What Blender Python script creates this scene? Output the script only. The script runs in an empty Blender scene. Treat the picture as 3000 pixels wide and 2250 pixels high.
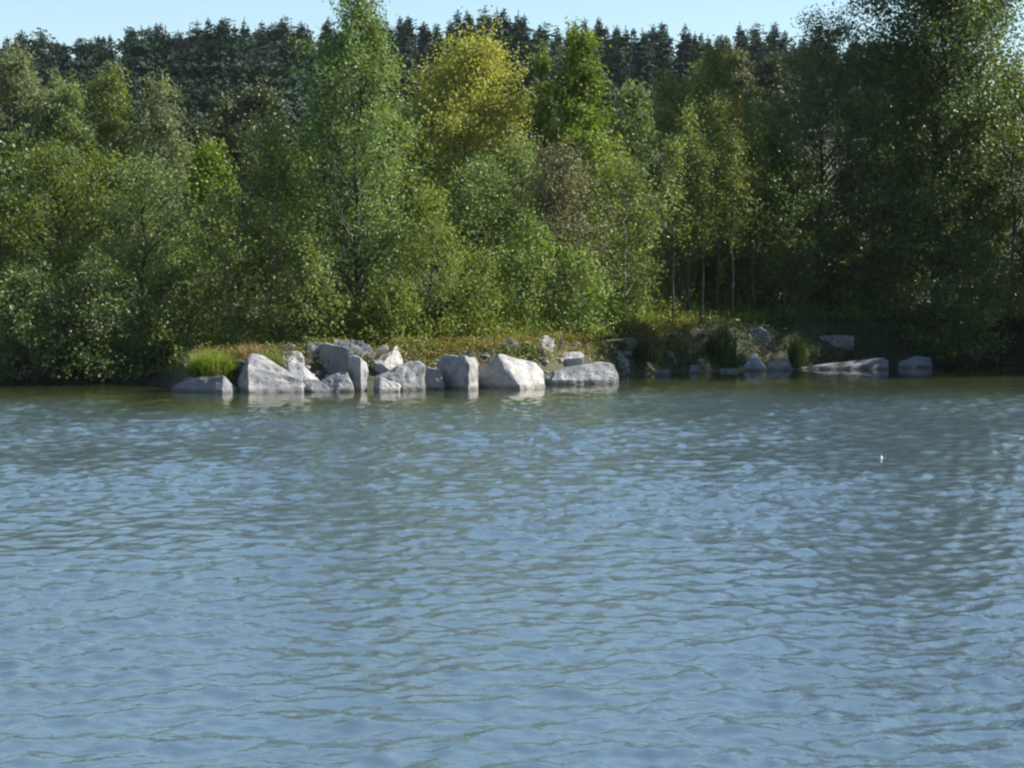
import bpy, bmesh, math, random
import numpy as np
from mathutils import Vector, noise as mnoise

# ------------------------------------------------------------------ camera, world, sun, exposure
scene = bpy.context.scene
col = scene.collection
R_ = math.radians
F = 5775.0                      # focal length in photograph pixels (3000 wide)
CAM_H = 3.0
HAZE = 0.00005                   # density of the air
HORIZON = 835.0
PITCH = math.atan((1125.0 - HORIZON) / F)

cam_data = bpy.data.cameras.new('camera')
cam = bpy.data.objects.new('camera', cam_data)
col.objects.link(cam)
cam.location = (0, 0, CAM_H)
cam.rotation_euler = (math.pi / 2 - PITCH, 0, 0)
cam_data.sensor_width = 36.0
cam_data.lens = 36.0 * F / 3000.0
cam_data.clip_end = 3000
cam_data.clip_start = 0.1
scene.camera = cam

SUN_EL, SUN_AZ = R_(40), R_(81)          # azimuth measured from +Y (view direction) towards +X (right)
world = bpy.data.worlds.new('World')
scene.world = world
world.use_nodes = True
wn = world.node_tree
bgn = wn.nodes['Background']
sky = wn.nodes.new('ShaderNodeTexSky')
sky.sky_type = 'NISHITA'
sky.sun_disc = False
sky.sun_elevation = SUN_EL
sky.sun_rotation = SUN_AZ
sky.altitude = 300
sky.air_density = 1.4
sky.dust_density = 0.0
sky.ozone_density = 4.5
wn.links.new(sky.outputs[0], bgn.inputs[0])
bgn.inputs[1].default_value = 0.062

sun_data = bpy.data.lights.new('sun', 'SUN')
sun_data.energy = 4.8
sun_data.angle = R_(0.53)
sun_data.color = (1.0, 0.95, 0.86)
sun = bpy.data.objects.new('sun', sun_data)
col.objects.link(sun)
sdir = Vector((math.sin(SUN_AZ) * math.cos(SUN_EL), math.cos(SUN_AZ) * math.cos(SUN_EL), math.sin(SUN_EL)))
sun.rotation_euler = (-sdir).to_track_quat('-Z', 'Y').to_euler()
sun.location = (40, 60, 60)

vs = scene.view_settings
vs.view_transform = 'Standard'
vs.look = 'None'
vs.gamma = 1.0
vs.exposure = 1.48
vs.use_curve_mapping = False
scene.cycles.filter_width = 2.3
scene.cycles.max_bounces = 8
scene.cycles.transparent_max_bounces = 8
scene.cycles.use_denoising = True


def P(u, v, D):
    """point on the ray of photograph pixel (u, v) at distance D along the ground"""
    a, b = (u - 1500.0) / F, (1125.0 - v) / F
    t = D / (math.cos(PITCH) + b * math.sin(PITCH))
    return Vector((a * t, D, CAM_H + t * (-math.sin(PITCH) + b * math.cos(PITCH))))


# ------------------------------------------------------------------ helpers
def tag(o, label=None, cat=None, group=None, kind=None):
    if label: o['label'] = label
    if cat: o['category'] = cat
    if group: o['group'] = group
    if kind: o['kind'] = kind
    return o


def empty(name, loc, rz=0.0):
    o = bpy.data.objects.new(name, None)
    o.empty_display_size = 0.3
    col.objects.link(o)
    o.location = loc
    o.rotation_euler = (0, 0, rz)
    return o


def link(name, me, parent=None):
    o = bpy.data.objects.new(name, me)
    col.objects.link(o)
    o.parent = parent
    return o


def quads_mesh(name, verts, mat, smooth=False):
    """verts: (n,4,3) array of loose quads"""
    n = len(verts)
    me = bpy.data.meshes.new(name)
    me.vertices.add(n * 4)
    me.vertices.foreach_set('co', np.ascontiguousarray(verts, dtype=np.float32).ravel())
    me.loops.add(n * 4)
    me.loops.foreach_set('vertex_index', np.arange(n * 4, dtype=np.int32))
    me.polygons.add(n)
    me.polygons.foreach_set('loop_start', np.arange(0, n * 4, 4, dtype=np.int32))
    me.polygons.foreach_set('use_smooth', np.full(n, smooth))
    me.materials.append(mat)
    me.update(calc_edges=True)
    return me


def grid_mesh(name, X, Y, Z, mat, smooth=True):
    ny, nx = Z.shape
    co = np.stack([np.broadcast_to(X, Z.shape), np.broadcast_to(Y[:, None], Z.shape), Z], -1).astype(np.float32)
    idx = np.arange(ny * nx).reshape(ny, nx)
    q = np.stack([idx[:-1, :-1], idx[:-1, 1:], idx[1:, 1:], idx[1:, :-1]], -1).reshape(-1, 4).astype(np.int32)
    me = bpy.data.meshes.new(name)
    me.vertices.add(ny * nx)
    me.vertices.foreach_set('co', co.ravel())
    n = len(q)
    me.loops.add(n * 4)
    me.loops.foreach_set('vertex_index', q.ravel())
    me.polygons.add(n)
    me.polygons.foreach_set('loop_start', np.arange(0, n * 4, 4, dtype=np.int32))
    me.polygons.foreach_set('use_smooth', np.full(n, smooth))
    me.materials.append(mat)
    me.update(calc_edges=True)
    return me


def sstep(t):
    t = np.clip(t, 0, 1)
    return t * t * (3 - 2 * t)


def spaced(lo, hi, step0, growth, smax=60):
    out, s = [lo], step0
    while out[-1] < hi:
        out.append(out[-1] + s)
        s = min(s * growth, smax)
    return out


# ------------------------------------------------------------------ materials
def new_mat(name):
    m = bpy.data.materials.new(name)
    m.use_nodes = True
    nt = m.node_tree
    for n in list(nt.nodes):
        if n.type != 'OUTPUT_MATERIAL':
            nt.nodes.remove(n)
    out = nt.nodes['Material Output']
    return m, nt, out


def N(nt, t, **kw):
    n = nt.nodes.new(t)
    for k, v in kw.items():
        if k.startswith('i_'):
            key = k[2:]
            n.inputs[int(key) if key.isdigit() else key].default_value = v
        else:
            setattr(n, k, v)
    return n


def ramp(nt, stops):
    r = nt.nodes.new('ShaderNodeValToRGB')
    el = r.color_ramp.elements
    while len(el) < len(stops):
        el.new(0.5)
    for e, (p, c) in zip(el, stops):
        e.position = p
        e.color = (*c, 1)
    return r


def leaf_mat(name, c_dark, c_mid, c_light, accent=None, accent_amt=0.0, rough=0.55, spec=0.28, trans=0.42, nscale=0.7):
    m, nt, out = new_mat(name)
    L = nt.links.new
    geo = N(nt, 'ShaderNodeNewGeometry')
    stops = [(0.0, c_dark), (0.5, c_mid), (1.0, c_light)]
    rp = ramp(nt, stops)
    L(geo.outputs['Random Per Island'], rp.inputs[0])
    tc = N(nt, 'ShaderNodeTexCoord')
    no = N(nt, 'ShaderNodeTexNoise', i_Scale=nscale, i_Detail=3.0, i_Roughness=0.6)
    L(tc.outputs['Object'], no.inputs['Vector'])
    clump = N(nt, 'ShaderNodeMapRange')
    clump.inputs[1].default_value, clump.inputs[2].default_value = 0.3, 0.7
    clump.inputs[3].default_value, clump.inputs[4].default_value = 0.75, 1.3
    L(no.outputs[0], clump.inputs[0])
    mul = N(nt, 'ShaderNodeMix', data_type='RGBA', blend_type='MULTIPLY')
    mul.inputs[0].default_value = 1.0
    L(rp.outputs[0], mul.inputs[6])
    cmb = N(nt, 'ShaderNodeCombineColor')
    for k in range(3):
        L(clump.outputs[0], cmb.inputs[k])
    L(cmb.outputs[0], mul.inputs[7])
    colr = mul.outputs[2]
    if accent:
        no2 = N(nt, 'ShaderNodeTexNoise', i_Scale=nscale * 2.3, i_Detail=2.0)
        L(tc.outputs['Object'], no2.inputs['Vector'])
        ad = N(nt, 'ShaderNodeMath', operation='MULTIPLY_ADD')
        L(geo.outputs['Random Per Island'], ad.inputs[0])
        ad.inputs[1].default_value = 0.45
        L(no2.outputs[0], ad.inputs[2])
        th = N(nt, 'ShaderNodeMapRange')
        th.inputs[1].default_value = 1.05 - 0.5 * accent_amt
        th.inputs[2].default_value = 1.12 - 0.5 * accent_amt
        L(ad.outputs[0], th.inputs[0])
        mx = N(nt, 'ShaderNodeMix', data_type='RGBA')
        L(th.outputs[0], mx.inputs[0])
        L(colr, mx.inputs[6])
        mx.inputs[7].default_value = (*accent, 1)
        colr = mx.outputs[2]
    pb = N(nt, 'ShaderNodeBsdfPrincipled')
    pb.inputs['Roughness'].default_value = rough
    pb.inputs['Specular IOR Level'].default_value = spec
    L(colr, pb.inputs['Base Color'])
    tr = N(nt, 'ShaderNodeBsdfTranslucent')
    tint = N(nt, 'ShaderNodeMix', data_type='RGBA', blend_type='MULTIPLY')
    tint.inputs[0].default_value = 1.0
    L(colr, tint.inputs[6])
    tint.inputs[7].default_value = (1.25, 1.25, 0.55, 1)
    L(tint.outputs[2], tr.inputs['Color'])
    ms = N(nt, 'ShaderNodeMixShader')
    ms.inputs[0].default_value = trans
    L(pb.outputs[0], ms.inputs[1])
    L(tr.outputs[0], ms.inputs[2])
    L(ms.outputs[0], out.inputs[0])
    return m


def bark_mat(name, c1, c2, scale=6.0):
    m, nt, out = new_mat(name)
    L = nt.links.new
    tc = N(nt, 'ShaderNodeTexCoord')
    mp = N(nt, 'ShaderNodeMapping')
    mp.inputs['Scale'].default_value = (1, 1, 0.3)
    L(tc.outputs['Object'], mp.inputs[0])
    no = N(nt, 'ShaderNodeTexNoise', i_Scale=scale, i_Detail=5.0)
    L(mp.outputs[0], no.inputs['Vector'])
    rp = ramp(nt, [(0.35, c1), (0.65, c2)])
    L(no.outputs[0], rp.inputs[0])
    pb = N(nt, 'ShaderNodeBsdfPrincipled')
    pb.inputs['Roughness'].default_value = 0.9
    L(rp.outputs[0], pb.inputs['Base Color'])
    bp = N(nt, 'ShaderNodeBump', i_Strength=0.6, i_Distance=0.02)
    L(no.outputs[0], bp.inputs['Height'])
    L(bp.outputs[0], pb.inputs['Normal'])
    L(pb.outputs[0], out.inputs[0])
    return m


def rock_mat(name, base, dark, speck=0.5, warm=(0.42, 0.36, 0.28), warm_amt=0.3):
    m, nt, out = new_mat(name)
    L = nt.links.new
    tc = N(nt, 'ShaderNodeTexCoord')
    oi = N(nt, 'ShaderNodeObjectInfo')
    off = N(nt, 'ShaderNodeVectorMath', operation='MULTIPLY_ADD')
    cx = N(nt, 'ShaderNodeCombineXYZ')
    for k in range(3):
        L(oi.outputs['Random'], cx.inputs[k])
    L(cx.outputs[0], off.inputs[0])
    off.inputs[1].default_value = (37, 53, 71)
    L(tc.outputs['Object'], off.inputs[2])
    big = N(nt, 'ShaderNodeTexNoise', i_Scale=2.2, i_Detail=6.0, i_Roughness=0.65)
    fine = N(nt, 'ShaderNodeTexNoise', i_Scale=26.0, i_Detail=4.0, i_Roughness=0.7)
    wn_ = N(nt, 'ShaderNodeTexNoise', i_Scale=1.3, i_Detail=4.0)
    for n in (big, fine, wn_):
        L(off.outputs[0], n.inputs['Vector'])
    r1 = ramp(nt, [(0.34, dark), (0.62, base)])
    L(big.outputs[0], r1.inputs[0])
    r2 = ramp(nt, [(0.38, (1 - speck,) * 3), (0.6, (1.0, 1.0, 1.0))])
    L(fine.outputs[0], r2.inputs[0])
    mul = N(nt, 'ShaderNodeMix', data_type='RGBA', blend_type='MULTIPLY')
    mul.inputs[0].default_value = 1.0
    L(r1.outputs[0], mul.inputs[6])
    L(r2.outputs[0], mul.inputs[7])
    r3 = ramp(nt, [(0.52, (0, 0, 0)), (0.68, (warm_amt,) * 3)])
    L(wn_.outputs[0], r3.inputs[0])
    mx = N(nt, 'ShaderNodeMix', data_type='RGBA')
    L(r3.outputs[0], mx.inputs[0])
    L(mul.outputs[2], mx.inputs[6])
    mx.inputs[7].default_value = (*warm, 1)
    gp = N(nt, 'ShaderNodeNewGeometry')
    sx = N(nt, 'ShaderNodeSeparateXYZ')
    L(gp.outputs['Position'], sx.inputs[0])
    zz = N(nt, 'ShaderNodeMath', operation='MULTIPLY_ADD')
    L(wn_.outputs[0], zz.inputs[0])
    zz.inputs[1].default_value = -.22
    L(sx.outputs['Z'], zz.inputs[2])
    wet = N(nt, 'ShaderNodeMapRange')
    wet.inputs[1].default_value, wet.inputs[2].default_value = -.07, .03
    wet.inputs[3].default_value, wet.inputs[4].default_value = .8, 0.0
    L(zz.outputs[0], wet.inputs[0])
    wm = N(nt, 'ShaderNodeMix', data_type='RGBA', blend_type='MULTIPLY')
    L(wet.outputs[0], wm.inputs[0])
    L(mx.outputs[2], wm.inputs[6])
    wm.inputs[7].default_value = (.42, .42, .34, 1)
    mx = wm
    pb = N(nt, 'ShaderNodeBsdfPrincipled')
    pb.inputs['Roughness'].default_value = 0.85
    pb.inputs['Specular IOR Level'].default_value = 0.3
    L(mx.outputs[2], pb.inputs['Base Color'])
    ad = N(nt, 'ShaderNodeMath', operation='MULTIPLY_ADD')
    L(fine.outputs[0], ad.inputs[0])
    ad.inputs[1].default_value = 0.25
    L(big.outputs[0], ad.inputs[2])
    bp = N(nt, 'ShaderNodeBump', i_Strength=0.9, i_Distance=0.08)
    L(ad.outputs[0], bp.inputs['Height'])
    L(bp.outputs[0], pb.inputs['Normal'])
    L(pb.outputs[0], out.inputs[0])
    return m


M = {}
# leaves:                     dark                 mid                  light
M['poplar'] = leaf_mat('poplar_leaf', (0.062, 0.112, 0.027), (0.106, 0.168, 0.045), (0.168, 0.224, 0.078), (.24, .22, .035), .12, rough=.5, spec=.35)
M['birch'] = leaf_mat('birch_leaf', (0.067, 0.110, 0.025), (0.123, 0.168, 0.040), (0.190, 0.224, 0.067), (.28, .22, .045), .14, rough=.5, spec=.35)
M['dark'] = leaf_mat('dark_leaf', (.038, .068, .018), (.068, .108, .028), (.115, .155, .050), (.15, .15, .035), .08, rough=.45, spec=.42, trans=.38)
M['alder'] = leaf_mat('alder_leaf', (0.050, 0.083, 0.016), (0.092, 0.129, 0.024), (0.146, 0.179, 0.040), (.21, .19, .03), .18, rough=.55, spec=.3)
M['willow'] = leaf_mat('willow_leaf', (0.073, 0.118, 0.039), (0.123, 0.174, 0.062), (0.179, 0.224, 0.095), (.22, .20, .05), .08, rough=.5)
M['pale'] = leaf_mat('pale_leaf', (.090, .118, .055), (.130, .160, .078), (.175, .20, .11), (.22, .20, .07), .08, rough=.55, spec=.25, trans=.35)
M['palegreen'] = leaf_mat('pale_green_leaf', (.075, .105, .025), (.115, .150, .035), (.155, .185, .05), rough=.5, trans=.35)
M['yellow'] = leaf_mat('yellow_leaf', (.165, .19, .04), (.245, .26, .055), (.34, .33, .085), (.42, .31, .06), .10, rough=.55, spec=.25, trans=.42)
M['lime'] = leaf_mat('lime_leaf', (.062, .108, .013), (.105, .160, .019), (.155, .21, .034), (.24, .24, .03), .08, rough=.5, spec=.3, trans=.42)
M['fresh'] = leaf_mat('fresh_leaf', (0.073, 0.132, 0.027), (0.123, 0.185, 0.038), (0.185, 0.241, 0.067), (.24, .21, .04), .12, rough=.5, spec=.3, trans=.4)
M['yellowgreen'] = leaf_mat('yellow_green_leaf', (.080, .122, .020), (.135, .175, .032), (.195, .225, .055), (.28, .23, .04), .14, rough=.55, spec=.28, trans=.4)
M['brown'] = leaf_mat('brownish_leaf', (.080, .085, .040), (.115, .115, .055), (.16, .155, .085), (.17, .11, .05), .22, rough=.55, trans=.3)
M['oak'] = leaf_mat('oak_leaf', (.028, .045, .016), (.05, .068, .024), (.09, .10, .04), (.12, .085, .03), .12, rough=.45, trans=.25)
M['olive'] = leaf_mat('olive_leaf', (.05, .062, .018), (.075, .085, .025), (.105, .11, .04), (.13, .09, .03), .2, rough=.5, trans=.25)
M['spruce'] = leaf_mat('spruce_needle', (.008, .023, .013), (.014, .034, .018), (.024, .046, .025), rough=.7, spec=.12, trans=.08, nscale=.35)
M['pine'] = leaf_mat('pine_needle', (.013, .030, .018), (.022, .044, .024), (.035, .058, .032), rough=.7, spec=.15, trans=.08, nscale=.35)
M['grass'] = leaf_mat('grass_blade', (.07, .12, .014), (.12, .18, .022), (.19, .24, .05), (.30, .26, .10), .22, rough=.5, trans=.4)
M['shadegrass'] = leaf_mat('shaded_grass_blade', (.020, .042, .010), (.032, .062, .015), (.05, .08, .022), (.10, .085, .035), .1, rough=.45, trans=.35)  # blade colour lowered to carry the shade of the right bank
M['drygrass'] = leaf_mat('dry_grass_blade', (.16, .11, .045), (.24, .17, .08), (.34, .26, .14), (.24, .10, .04), .25, rough=.6, trans=.3)
M['weeds'] = leaf_mat('weed_leaf', (.09, .11, .022), (.14, .15, .032), (.20, .18, .055), (.24, .12, .035), .35, rough=.5, trans=.35, nscale=1.2)
M['herbs'] = leaf_mat('herb_leaf', (0.081, 0.134, 0.025), (0.134, 0.188, 0.035), (0.215, 0.255, 0.067), (.24, .15, .03), .25, rough=.45, trans=.38, nscale=1.0)
M['tallherbs'] = leaf_mat('tall_herb_leaf', (.08, .13, .022), (.13, .18, .032), (.19, .23, .055), (.26, .20, .04), .15, rough=.5, trans=.42, nscale=1.0)
M['bark'] = bark_mat('bark', (.022, .020, .017), (.06, .054, .046))
M['birchbark'] = bark_mat('birch_bark', (.09, .08, .07), (.30, .28, .25))
M['sprucebark'] = bark_mat('spruce_bark', (.04, .03, .025), (.08, .065, .05), 2.0)
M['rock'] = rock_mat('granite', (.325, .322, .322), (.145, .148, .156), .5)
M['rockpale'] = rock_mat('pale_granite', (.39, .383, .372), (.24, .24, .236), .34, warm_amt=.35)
M['rockshade'] = rock_mat('shaded_granite', (.19, .19, .20), (.11, .113, .118), .35, warm_amt=.15)  # granite darkened to carry the shade on stones out of the sun


def ground_material():
    m, nt, out = new_mat('soil_and_turf')
    L = nt.links.new
    tc = N(nt, 'ShaderNodeTexCoord')
    n1 = N(nt, 'ShaderNodeTexNoise', i_Scale=0.6, i_Detail=6.0)
    n2 = N(nt, 'ShaderNodeTexNoise', i_Scale=9.0, i_Detail=5.0)
    for n in (n1, n2):
        L(tc.outputs['Object'], n.inputs['Vector'])
    r1 = ramp(nt, [(0.35, (.035, .030, .018)), (0.55, (.040, .046, .018)), (0.7, (.055, .045, .025))])
    L(n1.outputs[0], r1.inputs[0])
    r2 = ramp(nt, [(0.3, (.55,) * 3), (0.7, (1.2,) * 3)])
    L(n2.outputs[0], r2.inputs[0])
    mul = N(nt, 'ShaderNodeMix', data_type='RGBA', blend_type='MULTIPLY')
    mul.inputs[0].default_value = 1
    L(r1.outputs[0], mul.inputs[6])
    L(r2.outputs[0], mul.inputs[7])
    pb = N(nt, 'ShaderNodeBsdfPrincipled')
    pb.inputs['Roughness'].default_value = 0.95
    L(mul.outputs[2], pb.inputs['Base Color'])
    bp = N(nt, 'ShaderNodeBump', i_Strength=0.8, i_Distance=0.08)
    L(n2.outputs[0], bp.inputs['Height'])
    L(bp.outputs[0], pb.inputs['Normal'])
    L(pb.outputs[0], out.inputs[0])
    return m


def water_material():
    m, nt, out = new_mat('lake_water')
    L = nt.links.new
    tc = N(nt, 'ShaderNodeTexCoord')
    mp = N(nt, 'ShaderNodeMapping')
    mp.inputs['Scale'].default_value = (0.75, 1.0, 1.0)
    mp.inputs['Rotation'].default_value = (0, 0, R_(8))
    L(tc.outputs['Object'], mp.inputs[0])
    n1 = N(nt, 'ShaderNodeTexNoise', i_Scale=13.0, i_Detail=3.0, i_Roughness=0.6)
    L(mp.outputs[0], n1.inputs['Vector'])
    at = N(nt, 'ShaderNodeAttribute', attribute_name='chop')
    bp = N(nt, 'ShaderNodeBump', i_Distance=0.03)
    st = N(nt, 'ShaderNodeMath', operation='MULTIPLY')
    L(at.outputs['Fac'], st.inputs[0])
    st.inputs[1].default_value = 1.0
    L(st.outputs[0], bp.inputs['Strength'])
    L(n1.outputs[0], bp.inputs['Height'])
    pb = N(nt, 'ShaderNodeBsdfPrincipled')
    dp = N(nt, 'ShaderNodeAttribute', attribute_name='depth_reflect')
    deep = ramp(nt, [(0.0, (.024, .030, .010)), (0.4, (.032, .040, .016)), (1.0, (.055, .082, .097))])  # bank reflection and sky blue are mixed into the water's own colour
    L(dp.outputs['Fac'], deep.inputs[0])
    L(deep.outputs[0], pb.inputs['Base Color'])
    pb.inputs['Roughness'].default_value = 0.04
    pb.inputs['IOR'].default_value = 2.6
    L(bp.outputs[0], pb.inputs['Normal'])
    L(pb.outputs[0], out.inputs[0])
    return m


M['ground'] = ground_material()
M['water'] = water_material()

# ------------------------------------------------------------------ the ground
SX = np.array([-200, -60, -30, -18, -11.2, -10.2, -9.6, -7.5, -4, 0, 1.0, 2.2, 3.4, 5.9, 9.8, 13.5, 18.6, 19.8, 21.5, 30, 60, 200.])
SY = np.array([80, 70, 62, 60.6, 60.0, 58.6, 56.5, 56.2, 57.4, 59.0, 60.0, 62.3, 65.0, 68.2, 70.9, 72, 76.0, 72.5, 61.5, 58, 60, 90.])
TX = np.array([-200, -18, -11, -9, -4, 0, 3, 8, 16, 200.])
TZ = np.array([1.3, 1.2, 1.0, .85, 1.0, 1.1, 1.35, 1.6, 1.7, 1.7])


def shore(x):
    return np.interp(x, SX, SY)


def hill_z(x, y):
    h = 30 * sstep((y - 175) / 190.0) + 0.02 * np.maximum(y - 365, 0)
    h = h * (1 + .06 * np.sin(x / 37.0 + 1.0) + 0.05 * np.sin(x / 17.0 + y / 90))
    return h


def ground_z(x, y):
    x = np.asarray(x, float)
    y = np.asarray(y, float)
    d = y - shore(x)
    top = np.interp(x, TX, TZ)
    land = top * sstep(d / np.where(x < 2.5, 1.7, 2.3)) ** 0.8 + np.clip(d - 2.6, 0, 60) * 0.012
    bed = np.maximum(d, -12) * 0.16
    z = np.where(d < 0, bed, land)
    z = z + np.where(d > 0.3, 0.07 * np.sin(x * 1.7 + y) * np.sin(y * 1.3 - x * .4), 0)
    return z + np.where(y > 170, hill_z(x, y), 0)


gx = np.array(sorted(set([-a for a in spaced(22, 400, .6, 1.18)] + list(np.arange(-21.7, 21.8, 0.35)) + spaced(22, 400, .6, 1.18))))
gy = np.array(list(np.arange(-60, 46, 8.0)) + list(np.arange(46, 84, 0.28)) + spaced(84.2, 600, .5, 1.06, 40))
GX, GY = np.meshgrid(gx, gy)
gz = ground_z(GX, GY)
ground = link('ground', grid_mesh('ground', gx, gy, gz, M['ground']))
tag(ground, kind='structure')
ground['label'] = 'soil bank and wooded ground rising to the hill'

# ------------------------------------------------------------------ the lake
rng = np.random.default_rng(11)
xi = np.linspace(-1, 1, 461)
side_ = np.array(spaced(1.02, 14, .04, 1.35, 3))
xi = np.concatenate([-side_[::-1], xi, side_])
wy = [8.4]
while wy[-1] < 77:
    wy.append(wy[-1] * 1.0037)
wy = np.array([-60, -40, -25, -15, -8, -3, 0, 2, 4, 5.5, 6.6, 7.4, 8.0] + wy + spaced(78, 112, 1, 1.3, 8))
WY = np.broadcast_to(wy[:, None], (len(wy), len(xi))).copy()
WX = xi[None, :] * (5.2 + .235 * np.maximum(wy, 4.0))[:, None]       # the grid opens towards the far bank
dist = np.interp(WX, SX, SY) - WY
row_step = np.maximum(np.gradient(wy), .03)[:, None]
gust = 0.85 + 0.22 * np.sin(WX * .21 + WY * .33 + 1.2) * np.sin(WY * .19 - WX * .12) + 0.16 * np.sin(WX * .55 - WY * .47)
chop = (0.03 + 0.97 * sstep((dist - 2.0) / 7.5)) * gust
# the inlet to the right lies in the lee of the tall trees
lee = sstep((WX - 1.0) / 8.0) * sstep((WY - 46) / 14.0)
chop = chop * (1 - 0.72 * lee)
Zw = np.zeros_like(WX)
missing = np.zeros((len(wy), 1))
NW = 150
lam = np.exp(rng.uniform(math.log(0.15), math.log(1.15), NW))
ang = rng.normal(0, 1, NW) * np.where(lam > .45, R_(42), R_(75)) + R_(90) + R_(6)
k = 2 * math.pi / lam
slope = np.where(lam < .32, 1.15, np.where(lam < .6, 1.0, .55)) * 0.185 * math.sqrt(2.0 / NW)
ph = rng.uniform(0, 6.283, NW)
for i in range(NW):
    kx, ky = k[i] * math.cos(ang[i]), k[i] * math.sin(ang[i])
    arg = kx * WX + ky * WY + ph[i]
    missing += slope[i] ** 2 * (1 - np.clip((lam[i] / row_step - .8) / 1.2, 0, 1) ** 2)
    Zw += (slope[i] / k[i]) * np.sin(arg) * np.clip((lam[i] / row_step - .8) / 1.2, 0, 1)
Zw = Zw + 2.2 * np.maximum(Zw, 0) ** 2 / 0.05 * 0.25     # sharper crests, flatter troughs
fine = sstep((1.15 - np.abs(xi)) / .15)[None, :] * sstep((WY - 7.6) / .8)
Zw = Zw * chop * fine * np.clip(1 / np.sqrt(np.maximum(1 - missing / (slope ** 2).sum(), .05)), 1, 1.7)   # far rows carry only the longer waves
wme = grid_mesh('water', WX, wy, Zw, M['water'])
att = wme.attributes.new('chop', 'FLOAT', 'POINT')
micro = np.clip(chop, 0, 1.4) * (.34 + .12 * missing / (slope ** 2).sum())   # ripples finer than the mesh go into the bump
att.data.foreach_set('value', micro.astype(np.float32).ravel())
att = wme.attributes.new('depth_reflect', 'FLOAT', 'POINT')     # silty shallows plus tree reflection in olive, blue outside standing in for reflected sky
att.data.foreach_set('value', (np.clip((dist - 2.5) / 11.0, 0, 1) * (1 - .6 * lee)).astype(np.float32).ravel())  # right inlet kept olive as well, painting the wide tree reflection
water = link('water', wme)
tag(water, kind='structure')
water['label'] = 'rippled blue lake water in front of the bank'


# ------------------------------------------------------------------ boulders
def rot_noise(p, s, seed):
    return mnoise.fractal(Vector((p.x * s + seed * 7.3, p.y * s - seed * 3.1, p.z * s + seed * 1.7)), 0.9, 2.1, 4)


def boulder(pts, D, th, label, mat='rock', rough=0.034, cuts=3, name='boulder', group='boulders along the bank'):
    """pts: (u, v, dy) corners seen from the lake, dy metres behind distance D; th: thickness behind them"""
    cu0 = sum(p[0] for p in pts) / len(pts)
    vb = max(p[1] for p in pts)
    xs = (cu0 - 1500.0) / F * D
    if P(cu0, vb, D).z > max(float(ground_z(xs, D)), 0) + .2:      # a stone on the bank: move it back to where its foot meets the ground
        for q in np.arange(D, D + 3.5, .1):
            if P(cu0, vb - 4, q).z <= float(ground_z((cu0 - 1500.0) / F * q, q)):
                D = float(q)
                break
    W = []
    cu = sum(p[0] for p in pts) / len(pts)
    for (u, v, dy) in pts:
        u, v = cu + (u - cu) * 1.05, v - (3 if v < vb - 20 else 0)
        W.append(P(u, v, D + dy))
        W.append(P(cu + (u - cu) * .82, v + 4, D + dy * .6 + th))
    zmid = sum(w.z for w in W) / len(W)
    for w in [w for w in W if w.z < zmid]:
        gz0 = float(ground_z(w.x, w.y))
        W.append(Vector((w.x, w.y, min(w.z, max(gz0, -.25, w.z - .3) - .08))))
    base = Vector((sum(w.x for w in W) / len(W), sum(w.y for w in W) / len(W), min(w.z for w in W)))
    bm = bmesh.new()
    for w in W:
        bm.verts.new(w - base)
    r = bmesh.ops.convex_hull(bm, input=bm.verts)
    dead = [g for g in r['geom_interior'] if isinstance(g, bmesh.types.BMVert)]
    dead += [g for g in r['geom_unused'] if isinstance(g, bmesh.types.BMVert)]
    bmesh.ops.delete(bm, geom=list(set(dead)), context='VERTS')
    bmesh.ops.dissolve_limit(bm, angle_limit=R_(9), verts=bm.verts, edges=bm.edges)
    size = max((max(w[i] for w in W) - min(w[i] for w in W)) for i in range(3))
    bmesh.ops.bevel(bm, geom=list(bm.edges), offset=min(.016, size * .016), segments=1, profile=0.6, affect='EDGES', clamp_overlap=True)
    bmesh.ops.triangulate(bm, faces=bm.faces)
    for _ in range(cuts):
        long = [e for e in bm.edges if e.calc_length() > 0.13]
        if not long: break
        bmesh.ops.subdivide_edges(bm, edges=long, cuts=1, use_grid_fill=True)
        bmesh.ops.triangulate(bm, faces=bm.faces)
    seed = (hash(label) % 97) * 0.31 if False else (sum(map(ord, label)) % 97) * 0.31
    bm.normal_update()
    for v in bm.verts:
        n1 = rot_noise(v.co, 1.6, seed)
        n2 = rot_noise(v.co, 5.0, seed + 5)
        n3 = abs(rot_noise(v.co, 2.6, seed + 11))
        v.co += v.normal * (rough * 1.2 * n1 + rough * .7 * n2 - rough * 1.3 * n3)
    me = bpy.data.meshes.new(name)
    bm.to_mesh(me)
    bm.free()
    me.materials.append(M[mat])
    o = link(name, me)
    o.location = base
    tag(o, label, 'boulder', group)
    return o


# the leftmost pile (u, v read from the photograph, depth chosen for each corner)
boulder([(500, 1158, .4), (506, 1136, .4), (552, 1108, .5), (620, 1101, .2), (652, 1102, -.05), (612, 1160, -.2), (650, 1158, -.4), (690, 1138, .2), (692, 1158, .2)], 55.0, 1.1,
        'low dark boulder at the left end of the spit under the grass tuft', 'rockshade')
boulder([(690, 1156, .25), (706, 1090, .25), (728, 1046, .45), (744, 1041, .5), (770, 1046, .6), (732, 1158, -.4), (728, 1075, .05), (880, 1114, .2), (906, 1150, .25), (880, 1158, -.1), (840, 1092, .45)], 55.2, 1.0,
        'largest grey speckled boulder, right of the green grass tuft', 'rock')
boulder([(682, 1130, .3), (684, 1062, .3), (704, 1048, .35), (718, 1062, .1), (722, 1130, .0)], 56.0, .6,
        'small shaded boulder wedged between the grass tuft and the largest boulder', 'rockshade')
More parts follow.
